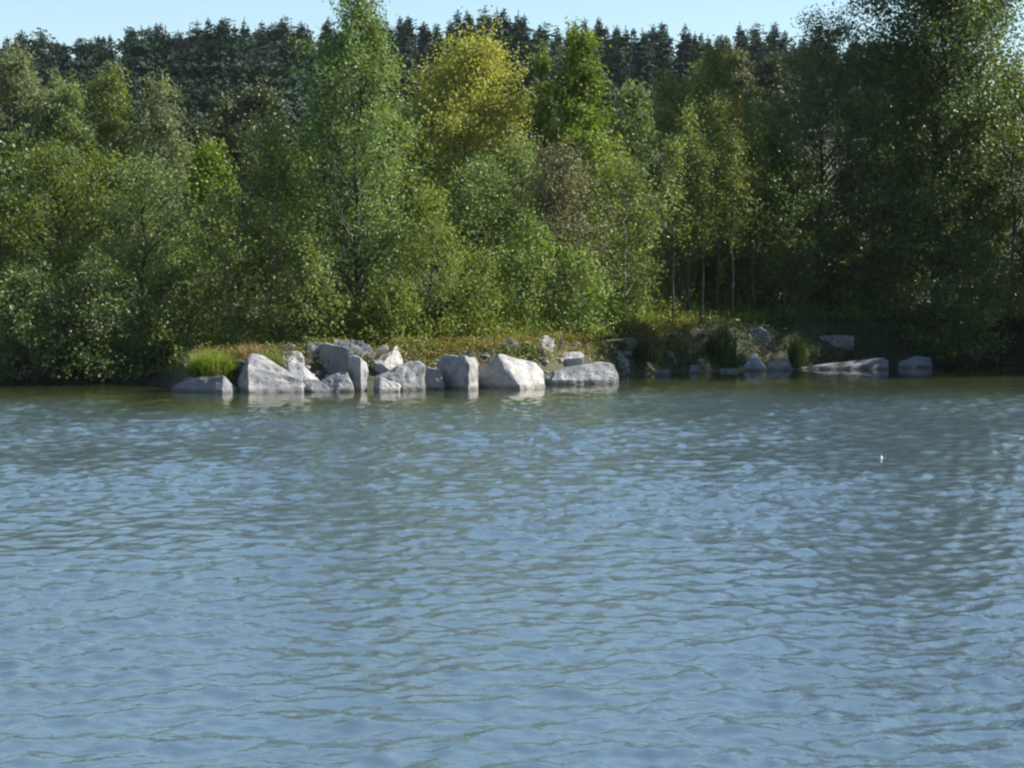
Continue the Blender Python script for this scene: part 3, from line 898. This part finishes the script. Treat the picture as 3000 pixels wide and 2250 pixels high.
T('alder_tree', 1480, 400, 130, 90, 'green alder at the foot of the yellow tree', group=BACK, seed=62, prof='oval', leaf='alder', zb=.1, nb=50, L=.18, W=.13, dens=330)
T('alder_tree', 1780, 430, 140, 92, 'green alder filling the gap below the pale willow', group=BACK, seed=63, prof='oval', leaf='yellowgreen', zb=.06, nb=50, L=.18, W=.13, dens=330)
T('alder_tree', 2090, 470, 190, 84, 'sunlit yellow green alder seen through the slim saplings', group=BACK, seed=64, prof='shrub', leaf='yellowgreen', zb=.02, nb=64, L=.15, W=.1, dens=520)
T('alder_tree', 2270, 420, 150, 90, 'shaded alder behind the lower dark poplar', group=BACK, seed=65, prof='oval', leaf='alder', zb=.05, nb=50, L=.18, W=.13, dens=330)
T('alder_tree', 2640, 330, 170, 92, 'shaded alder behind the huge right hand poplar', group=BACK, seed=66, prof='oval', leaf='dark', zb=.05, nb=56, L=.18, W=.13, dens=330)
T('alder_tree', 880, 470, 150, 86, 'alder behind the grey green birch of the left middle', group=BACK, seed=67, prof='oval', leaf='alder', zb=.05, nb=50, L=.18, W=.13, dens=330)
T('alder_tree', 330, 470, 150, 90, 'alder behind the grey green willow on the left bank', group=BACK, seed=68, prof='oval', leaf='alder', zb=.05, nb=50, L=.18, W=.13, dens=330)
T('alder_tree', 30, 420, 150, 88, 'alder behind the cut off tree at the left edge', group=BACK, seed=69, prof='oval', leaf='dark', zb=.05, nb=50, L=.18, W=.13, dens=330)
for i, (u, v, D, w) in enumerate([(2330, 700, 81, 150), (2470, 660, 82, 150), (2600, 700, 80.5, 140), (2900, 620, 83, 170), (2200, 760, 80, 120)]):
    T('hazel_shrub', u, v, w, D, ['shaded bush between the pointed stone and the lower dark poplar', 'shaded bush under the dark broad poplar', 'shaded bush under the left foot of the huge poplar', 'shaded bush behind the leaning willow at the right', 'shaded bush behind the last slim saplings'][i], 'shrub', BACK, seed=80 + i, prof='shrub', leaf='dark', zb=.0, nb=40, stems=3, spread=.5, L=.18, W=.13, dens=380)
for i, (u, v, D, w, lf) in enumerate([(1960, 700, 75.0, 95, 'birch'), (2060, 740, 76.0, 100, 'alder'), (2170, 720, 75.5, 95, 'birch'), (2290, 760, 75.0, 100, 'dark'), (2430, 780, 75.5, 110, 'dark'), (2560, 800, 75.0, 100, 'dark')]):
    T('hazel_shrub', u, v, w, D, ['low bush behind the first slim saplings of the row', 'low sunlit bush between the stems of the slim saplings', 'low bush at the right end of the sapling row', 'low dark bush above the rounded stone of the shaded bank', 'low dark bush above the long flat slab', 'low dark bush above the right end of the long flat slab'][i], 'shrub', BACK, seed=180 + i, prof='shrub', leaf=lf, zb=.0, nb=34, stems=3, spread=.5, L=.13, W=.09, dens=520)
for i, (u, v, D, w) in enumerate([(560, 730, 66.5, 110), (690, 760, 65.5, 105), (470, 800, 68, 110)]):
    T('alder_shrub', u, v, w, D, ['low alder bush in the gap behind the bright green grass tuft', 'low alder bush under the short birch left of the boulders', 'low alder bush behind the shrub with yellowing leaves'][i], 'shrub', BACK, seed=190 + i, prof='shrub', leaf='alder', zb=.0, nb=34, stems=3, spread=.5, L=.12, W=.085, dens=560)
# --- at the foot of the hill
T('beech_tree', 2150, 150, 100, 185, 'round olive beech on the hill edge behind the birches', group=FARG, seed=70, prof='round', leaf='olive', zb=.15, nb=60, lift=.3, L=.3, W=.24, dens=190)
T('beech_tree', 2265, 178, 85, 188, 'round dark beech right of the olive beech on the hill edge', group=FARG, seed=71, prof='round', leaf='oak', zb=.15, nb=60, lift=.3, L=.3, W=.24, dens=190)
T('beech_tree', 2040, 225, 80, 180, 'smaller olive beech left of the other hill edge beeches', group=FARG, seed=72, prof='round', leaf='olive', zb=.15, nb=50, lift=.3, L=.3, W=.24, dens=190)


# ------------------------------------------------------------------ the spruce forest on the hill
def spruce_meshes(seed, H=20.0, R=2.7, leaf='spruce', ragged=.2, blunt=0.0):
    rng = np.random.default_rng(seed)
    wood = [[], []]
    tube(wood, [np.array([0, 0, -1.]), np.array([.05, 0, H * .5]), np.array([0, .05, H * .99])], [.24, .15, .02], 6)
    quads = []
    nbr = 400
    for b in range(nbr):
        t = .14 + .85 * (1 - math.sqrt(rng.uniform(0, 1)))
        if b < 90: t = rng.uniform(.6, .985)
        z = H * t
        r = R * ((1 - t) ** (.70 - .30 * blunt)) * 1.08 + .06
        r *= 1 + .22 * math.sin(t * 23 + seed) * (1 - t)
        a = b * 2.39996 + rng.uniform(-.4, .4)
        ln = r * rng.uniform(1 - 1.5 * ragged, 1 + ragged)
        ca, sa = math.cos(a), math.sin(a)
        nseg = max(2, int(ln / .36))
        drop = rng.uniform(.15, .45) if t < .8 else rng.uniform(-.5, .1)
        for k_ in range(nseg):
            f = (k_ + .7) / nseg
            rad = ln * f
            zz = z - drop * ln * f * (1.25 - .7 * f) + rng.normal() * .26
            for side in (-1, 0, 1):
                off = side * (.55 - .3 * f) * rng.uniform(.5, 1.1)
                l2, w2 = .27 * rng.uniform(.7, 1.4), .18 * rng.uniform(.7, 1.3)
                if t > .9: l2, w2 = l2 * .7, w2 * .6
                dv = np.array([ca - .6 * side * sa, sa + .6 * side * ca, (-.9 + .5 * rng.uniform(-1, 1)) if t < .85 else .9])
                dv /= np.linalg.norm(dv)
                bb = np.cross(dv, rng.normal(size=3) * .5 + np.array([0, 0, 1]))
                bb /= np.linalg.norm(bb) + 1e-9
                c = np.array([ca * rad - sa * off, sa * rad + ca * off, zz - abs(side) * .06])
                quads.append([c - dv * l2, c + bb * w2, c + dv * l2, c - bb * w2])
    # leading shoot
    for q in range(8):
        c = np.array([0, 0, H * (.97 + .012 * q / 2)])
        d = np.array([rng.normal() * .3, rng.normal() * .3, 1.0])
        d /= np.linalg.norm(d)
        b = np.cross(d, rng.normal(size=3))
        b /= np.linalg.norm(b)
        quads.append([c - d * .25, c + b * .08, c + d * .3, c - b * .08])
    return mesh_from(wood, 'trunk', M['sprucebark']), quads_mesh('crown', np.array(quads), M[leaf])


SPR = [spruce_meshes(100 + i, 20, R__, ragged=rg_, blunt=bl) for i, (R__, rg_, bl) in enumerate([(3.7, .3, 0), (3.3, .38, .0), (4.2, .32, .1), (3.8, .4, .3), (3.1, .35, 0)])]
PIN = [spruce_meshes(110 + i, 20, R__, 'pine', ragged=.42, blunt=bl) for i, (R__, bl) in enumerate([(4.2, .9), (4.7, 1.1), (3.9, .7)])]
rs = random.Random(5)
rows = [218, 242, 264, 285, 304, 320, 334, 346]
count = 0
SKY_U = np.array([-100, 0, 120, 200, 400, 500, 610, 800, 900, 1130, 1300, 1450, 1530, 1700, 1830, 1950, 2060, 2200, 2320, 2420, 3100])
SKY_V = np.array([130, 115, 100, 112, 62, 60, 62, 70, 60, 48, 42, 40, 45, 52, 62, 70, 84, 88, 90, 100, 110])
for ri, Y in enumerate(rows):
    half = 1560 / F * Y
    x = -half
    sp = 5.8 if ri < 5 else 3.5
    while x < half * .8:
        px_ = 1500 + x / Y * F
        xx, yy = x + rs.uniform(-1.2, 1.2), Y + rs.uniform(-6, 6)
        x += sp * rs.uniform(.75, 1.25)
        u = 1500 + xx / yy * F
        # left out where nearer trees hide the forest
        if ri < 4 and (900 < u < 980 or 1100 < u < 1180 or u > 1900): continue
        if ri < 4 and u > 2380: continue
        if u > 2720: continue
        z = float(ground_z(xx, yy))
        z_sky = P(u, float(np.interp(u, SKY_U, SKY_V)), yy).z
        H = 20.0 * rs.uniform(.82, 1.12)
        last = ri >= 5
        if last:
            H = (z_sky - z) + 1.1 * math.sin(u / 61.0) * math.sin(u / 143.0 + 1) + rs.choice([rs.uniform(-2.6, -1.0), rs.uniform(-1.6, -.2), rs.uniform(-.6, .9)])
        else:
            H = min(H, z_sky - z - 1.0)
        if H < 8: continue
        left = u < 950
        pin = rs.random() < (.5 if left else .10)
        me = rs.choice(PIN if pin else SPR)
        nm = 'pine_tree' if pin else 'spruce_tree'
        r = empty(nm, (xx, yy, z), rs.uniform(0, 6.28))
        s = H / 20.0
        wsc = max(s, .85) * rs.uniform(.8, 1.3)
        r.rotation_euler = (rs.gauss(0, .025), rs.gauss(0, .025), rs.uniform(0, 6.28))
        r.scale = (wsc, wsc, s)
        link('trunk', me[0], r)
        link('crown', me[1], r)
        zones = [(250, 'above the pale willow at the far left'), (560, 'above the upright aspen and drooping birch'), (760, 'above the lime green maple'),
                 (1000, 'just left of the tallest poplar'), (1450, 'behind the yellow tree'), (1800, 'behind the pointed green tree'), (2020, 'behind the slender birch'), (9999, 'behind the olive beech')]
        zone = next(t_ for b_, t_ in zones if u < b_)
        look = 'dark round topped conifer' if pin else 'dark pointed spruce'
        if last:
            tag(r, look + ' on the forest skyline ' + zone, 'conifer', 'conifers on the skyline')
        else:
            tag(r, look + ' below the skyline ' + zone, 'conifer', 'conifers on the hillside')
        count += 1
print('conifers', count)


# ------------------------------------------------------------------ grass, weeds and low plants
def blades(rng, xy, z, h, w, bend=.35):
    """two quads per blade, from a point on the ground"""
    n = len(xy)
    a = rng.uniform(0, 6.283, n)
    d = np.stack([np.cos(a), np.sin(a), np.zeros(n)], 1)
    s = np.stack([-np.sin(a), np.cos(a), np.zeros(n)], 1)
    hh = h * rng.uniform(.3, 1.25, n)[:, None]
    b = bend * rng.uniform(.2, 1.6, n)[:, None] * hh
    base = np.concatenate([xy, z[:, None]], 1)
    up = np.array([0, 0, 1.0])
    m = base + up * hh * .55 + d * b * .3
    t = base + up * hh * (1 - .25 * b / hh) + d * b
    ww = w * rng.uniform(.6, 1.3, n)[:, None] * .5
    q1 = np.stack([base - s * ww, base + s * ww, m + s * ww * .8, m - s * ww * .8], 1)
    q2 = np.stack([m - s * ww * .8, m + s * ww * .8, t + s * ww * .12, t - s * ww * .12], 1)
    return np.concatenate([q1, q2])


rg = np.random.default_rng(77)


def tuft(name, u, v, D, ru, rd, n, h, w, mat, label, cat='grass tuft', group=None, bend=.45, zoff=None, lean=None):
    c = P(u, v, D)
    z0 = c.z if zoff is None else zoff
    r = np.sqrt(rg.uniform(0, 1, n))
    a = rg.uniform(0, 6.283, n)
    xy = np.stack([np.cos(a) * r * ru, np.sin(a) * r * rd], 1)
    q = blades(rg, xy, np.zeros(n) - .05 - .12 * r, h, w, bend)
    o = link(name, quads_mesh(name, q, M[mat]))
    o.location = (c.x, D, z0)
    tag(o, label, cat, group)
    return o


TUF = 'grass tufts on the bank'
tuft('grass_tuft', 622, 1092, 55.9, .62, .45, 1900, .74, .02, 'grass', 'bright green grass tuft growing behind the low dark boulder', group=TUF, bend=.8)
tuft('grass_tuft', 572, 1104, 55.9, .22, .25, 260, .5, .02, 'grass', 'fringe of green grass hanging left of the bright green tuft', group=TUF, bend=.9)
tuft('dry_grass_tuft', 640, 1060, 57.2, .8, .4, 260, .5, .014, 'drygrass', 'tall dry brown grass behind the bright green tuft', group=TUF, bend=.25)
tuft('dry_grass_tuft', 735, 1050, 57.4, .5, .4, 500, .55, .016, 'drygrass', 'dry brown grass behind the peak of the largest boulder', group=TUF, bend=.35)
tuft('dry_grass_tuft', 676, 1108, 55.9, .16, .2, 160, .3, .016, 'drygrass', 'reddish dry grass between the low dark boulder and the largest boulder', group=TUF, bend=.5)
tuft('grass_tuft', 790, 1050, 56.9, .4, .3, 420, .32, .016, 'herb_grass' if 'herb_grass' in M else 'grass', 'small green grass on the crest behind the largest boulder', group=TUF, bend=.5)
tuft('reed_tuft', 2115, 1055, 69.8, .5, .4, 420, 1.25, .03, 'shadegrass', 'dark upright reeds left of the pointed triangular stone', group=TUF, bend=.2)
tuft('reed_tuft', 2335, 1060, 71.0, .35, .3, 260, 1.1, .03, 'shadegrass', 'dark reeds between the rounded stone and the long flat slab', group=TUF, bend=.2)
tuft('reed_tuft', 1890, 1050, 66.8, .5, .4, 300, .8, .025, 'shadegrass', 'dark grass clump in the shade above the flat waterline stone', group=TUF, bend=.3)


def cover(name, xr, dr, n, h, leafL, mat, seed, label, cat, dens_noise=1.0, stalk=None):
    """low herbs: little clouds of leaves along short stalks, following the ground behind the shore"""
    rng = np.random.default_rng(seed)
    x = rng.uniform(xr[0], xr[1], n)
    d = rng.uniform(dr[0], dr[1], n)
    y = shore(x) + d
    keep = (np.sin(x * 1.9 + seed) * np.sin(d * 2.3 + x * .7) + rng.uniform(-1, 1, n) * .9) > -0.35
    x, y = x[keep], y[keep]
    z = ground_z(x, y)
    per = 9
    hh = h * rng.uniform(.4, 1.25, len(x)) * (0.75 + .4 * np.sin(x * 2.7 + seed) * np.sin(y * 2.1))
    cen = []
    for k_ in range(per):
        f = rng.uniform(.08, 1.0, len(x))
        cen.append(np.stack([x + rng.normal(size=len(x)) * .09 * (1 + f), y + rng.normal(size=len(x)) * .09 * (1 + f), z + hh * f], 1))
    cen = np.concatenate(cen)
    q = leaves(rng, cen, np.zeros_like(cen), leafL, leafL * .55, up=.3)
    st = blades(rng, np.stack([x, y], 1), z - .03, h * .95, .02, .2)
    q = np.concatenate([q, st])
    o = link(name, quads_mesh(name, q, M[mat]))
    tag(o, label, cat, kind='stuff')
    return o


cover('weeds', (-9.2, 6.5), (.75, 3.4), 4700, .42, .09, 'weeds', 201, 'orange brown and yellow weeds along the top of the boulders', 'weeds')
cover('undergrowth', (-9.6, 7.0), (3.0, 7.5), 4600, .95, .11, 'herbs', 202, 'green and yellow herbs under the thicket behind the weeds', 'undergrowth')
cover('undergrowth', (-6.5, 5.5), (3.6, 8.5), 3400, 1.9, .11, 'tallherbs', 205, 'tall yellow green nettles and herbs between the bank shrubs', 'undergrowth')
cover('undergrowth', (2.0, 20), (.15, 2.4), 2600, .42, .085, 'shadegrass', 206, 'dark grass and ivy creeping down the shaded bank', 'undergrowth')
cover('undergrowth', (5.5, 20), (2.0, 7.0), 2600, .6, .1, 'herbs', 203, 'shaded low plants covering the right hand bank', 'undergrowth')
cover('undergrowth', (-19, -9.8), (.4, 6.0), 2000, .6, .1, 'herbs', 204, 'shaded low plants at the foot of the left hand bushes', 'undergrowth')

T('leafy_plant', 1548, 1016, 34, 60.4, 'dark leafy plant growing between the big wedge boulder and the angular white stone', 'plant', seed=95, prof='shrub', leaf='dark', zb=.02, nb=16, stems=2, spread=.4, L=.09, W=.07, dens=900, sig=.07)
acc = [[], []]
sa_, sb_ = P(1776, 999, 63.5), P(1826, 995, 63.3)
tube(acc, [np.array((sa_.x, sa_.y, sa_.z)), np.array(((sa_.x + sb_.x) / 2, sa_.y - .1, (sa_.z + sb_.z) / 2 + .02)), np.array((sb_.x, sb_.y, sb_.z))], [.016, .014, .008], 6)
M['driftwood'] = bark_mat('bleached_wood', (.30, .27, .23), (.45, .41, .36), 12)
st_ = link('fallen_stick', mesh_from(acc, 'fallen_stick', M['driftwood']))
tag(st_, 'pale bleached stick lying on the shaded bank above the tilted slab', 'stick')

# ------------------------------------------------------------------ the little white float on the water
fp = P(2582, 1345, 34.0)
fl = empty('fishing_float', (fp.x, 34.0, 0.0))
fl.scale = (.58, .58, .58)
prof_pts = [(0.0, -.05), (.022, -.035), (.034, -.005), (.036, .02), (.028, .05), (.014, .072), (.006, .08)]


def lathe(name, prof_, mat, parent, seg=14):
    bm = bmesh.new()
    rings = []
    for (r, z) in prof_:
        rings.append([bm.verts.new((max(r, .0005) * math.cos(6.283185 * s / seg), max(r, .0005) * math.sin(6.283185 * s / seg), z)) for s in range(seg)])
    for a, b in zip(rings[:-1], rings[1:]):
        for s in range(seg):
            bm.faces.new((a[s], a[(s + 1) % seg], b[(s + 1) % seg], b[s]))
    bm.faces.new(rings[-1])
    bm.faces.new(list(reversed(rings[0])))
    me = bpy.data.meshes.new(name)
    bm.to_mesh(me)
    bm.free()
    me.polygons.foreach_set('use_smooth', np.full(len(me.polygons), True))
    me.materials.append(mat)
    return link(name, me, parent)


def paint(name, c, rough=.35):
    m, nt, out = new_mat(name)
    tc = N(nt, 'ShaderNodeTexCoord')
    no = N(nt, 'ShaderNodeTexNoise', i_Scale=40.0)
    nt.links.new(tc.outputs['Object'], no.inputs['Vector'])
    rp = ramp(nt, [(.3, tuple(k * .85 for k in c)), (.7, c)])
    nt.links.new(no.outputs[0], rp.inputs[0])
    pb = N(nt, 'ShaderNodeBsdfPrincipled')
    pb.inputs['Roughness'].default_value = rough
    nt.links.new(rp.outputs[0], pb.inputs['Base Color'])
    nt.links.new(pb.outputs[0], out.inputs[0])
    return m


M['white'] = paint('white_paint', (.8, .8, .8))
lathe('float_body', prof_pts, M['white'], fl)
lathe('float_tip', [(.005, .078), (.005, .12), (.003, .125)], M['white'], fl, 8)
tag(fl, 'small white float bobbing on the open water at the right', 'float')

# ------------------------------------------------------------------ the air between the bank and the hill
def closed_box(name, lo, hi):
    bm = bmesh.new()
    v = [bm.verts.new((x, y, z)) for x in (lo[0], hi[0]) for y in (lo[1], hi[1]) for z in (lo[2], hi[2])]
    for f in ((0, 1, 3, 2), (4, 6, 7, 5), (0, 4, 5, 1), (2, 3, 7, 6), (0, 2, 6, 4), (1, 5, 7, 3)):
        bm.faces.new([v[i] for i in f])
    bmesh.ops.recalc_face_normals(bm, faces=bm.faces)
    me = bpy.data.meshes.new(name)
    bm.to_mesh(me)
    bm.free()
    return link(name, me)


haze = closed_box('haze', (-520, -90, -4), (520, 720, 75))
hm, hnt, hout = new_mat('pale_air')
pv = N(hnt, 'ShaderNodeVolumePrincipled')
pv.inputs['Color'].default_value = (.80, .88, 1.0, 1)
pv.inputs['Density'].default_value = HAZE
pv.inputs['Anisotropy'].default_value = 0.2
hnt.links.new(pv.outputs[0], hout.inputs['Volume'])
haze.data.materials.append(hm)
tag(haze, 'thin pale blue air in front of the hill', kind='stuff')
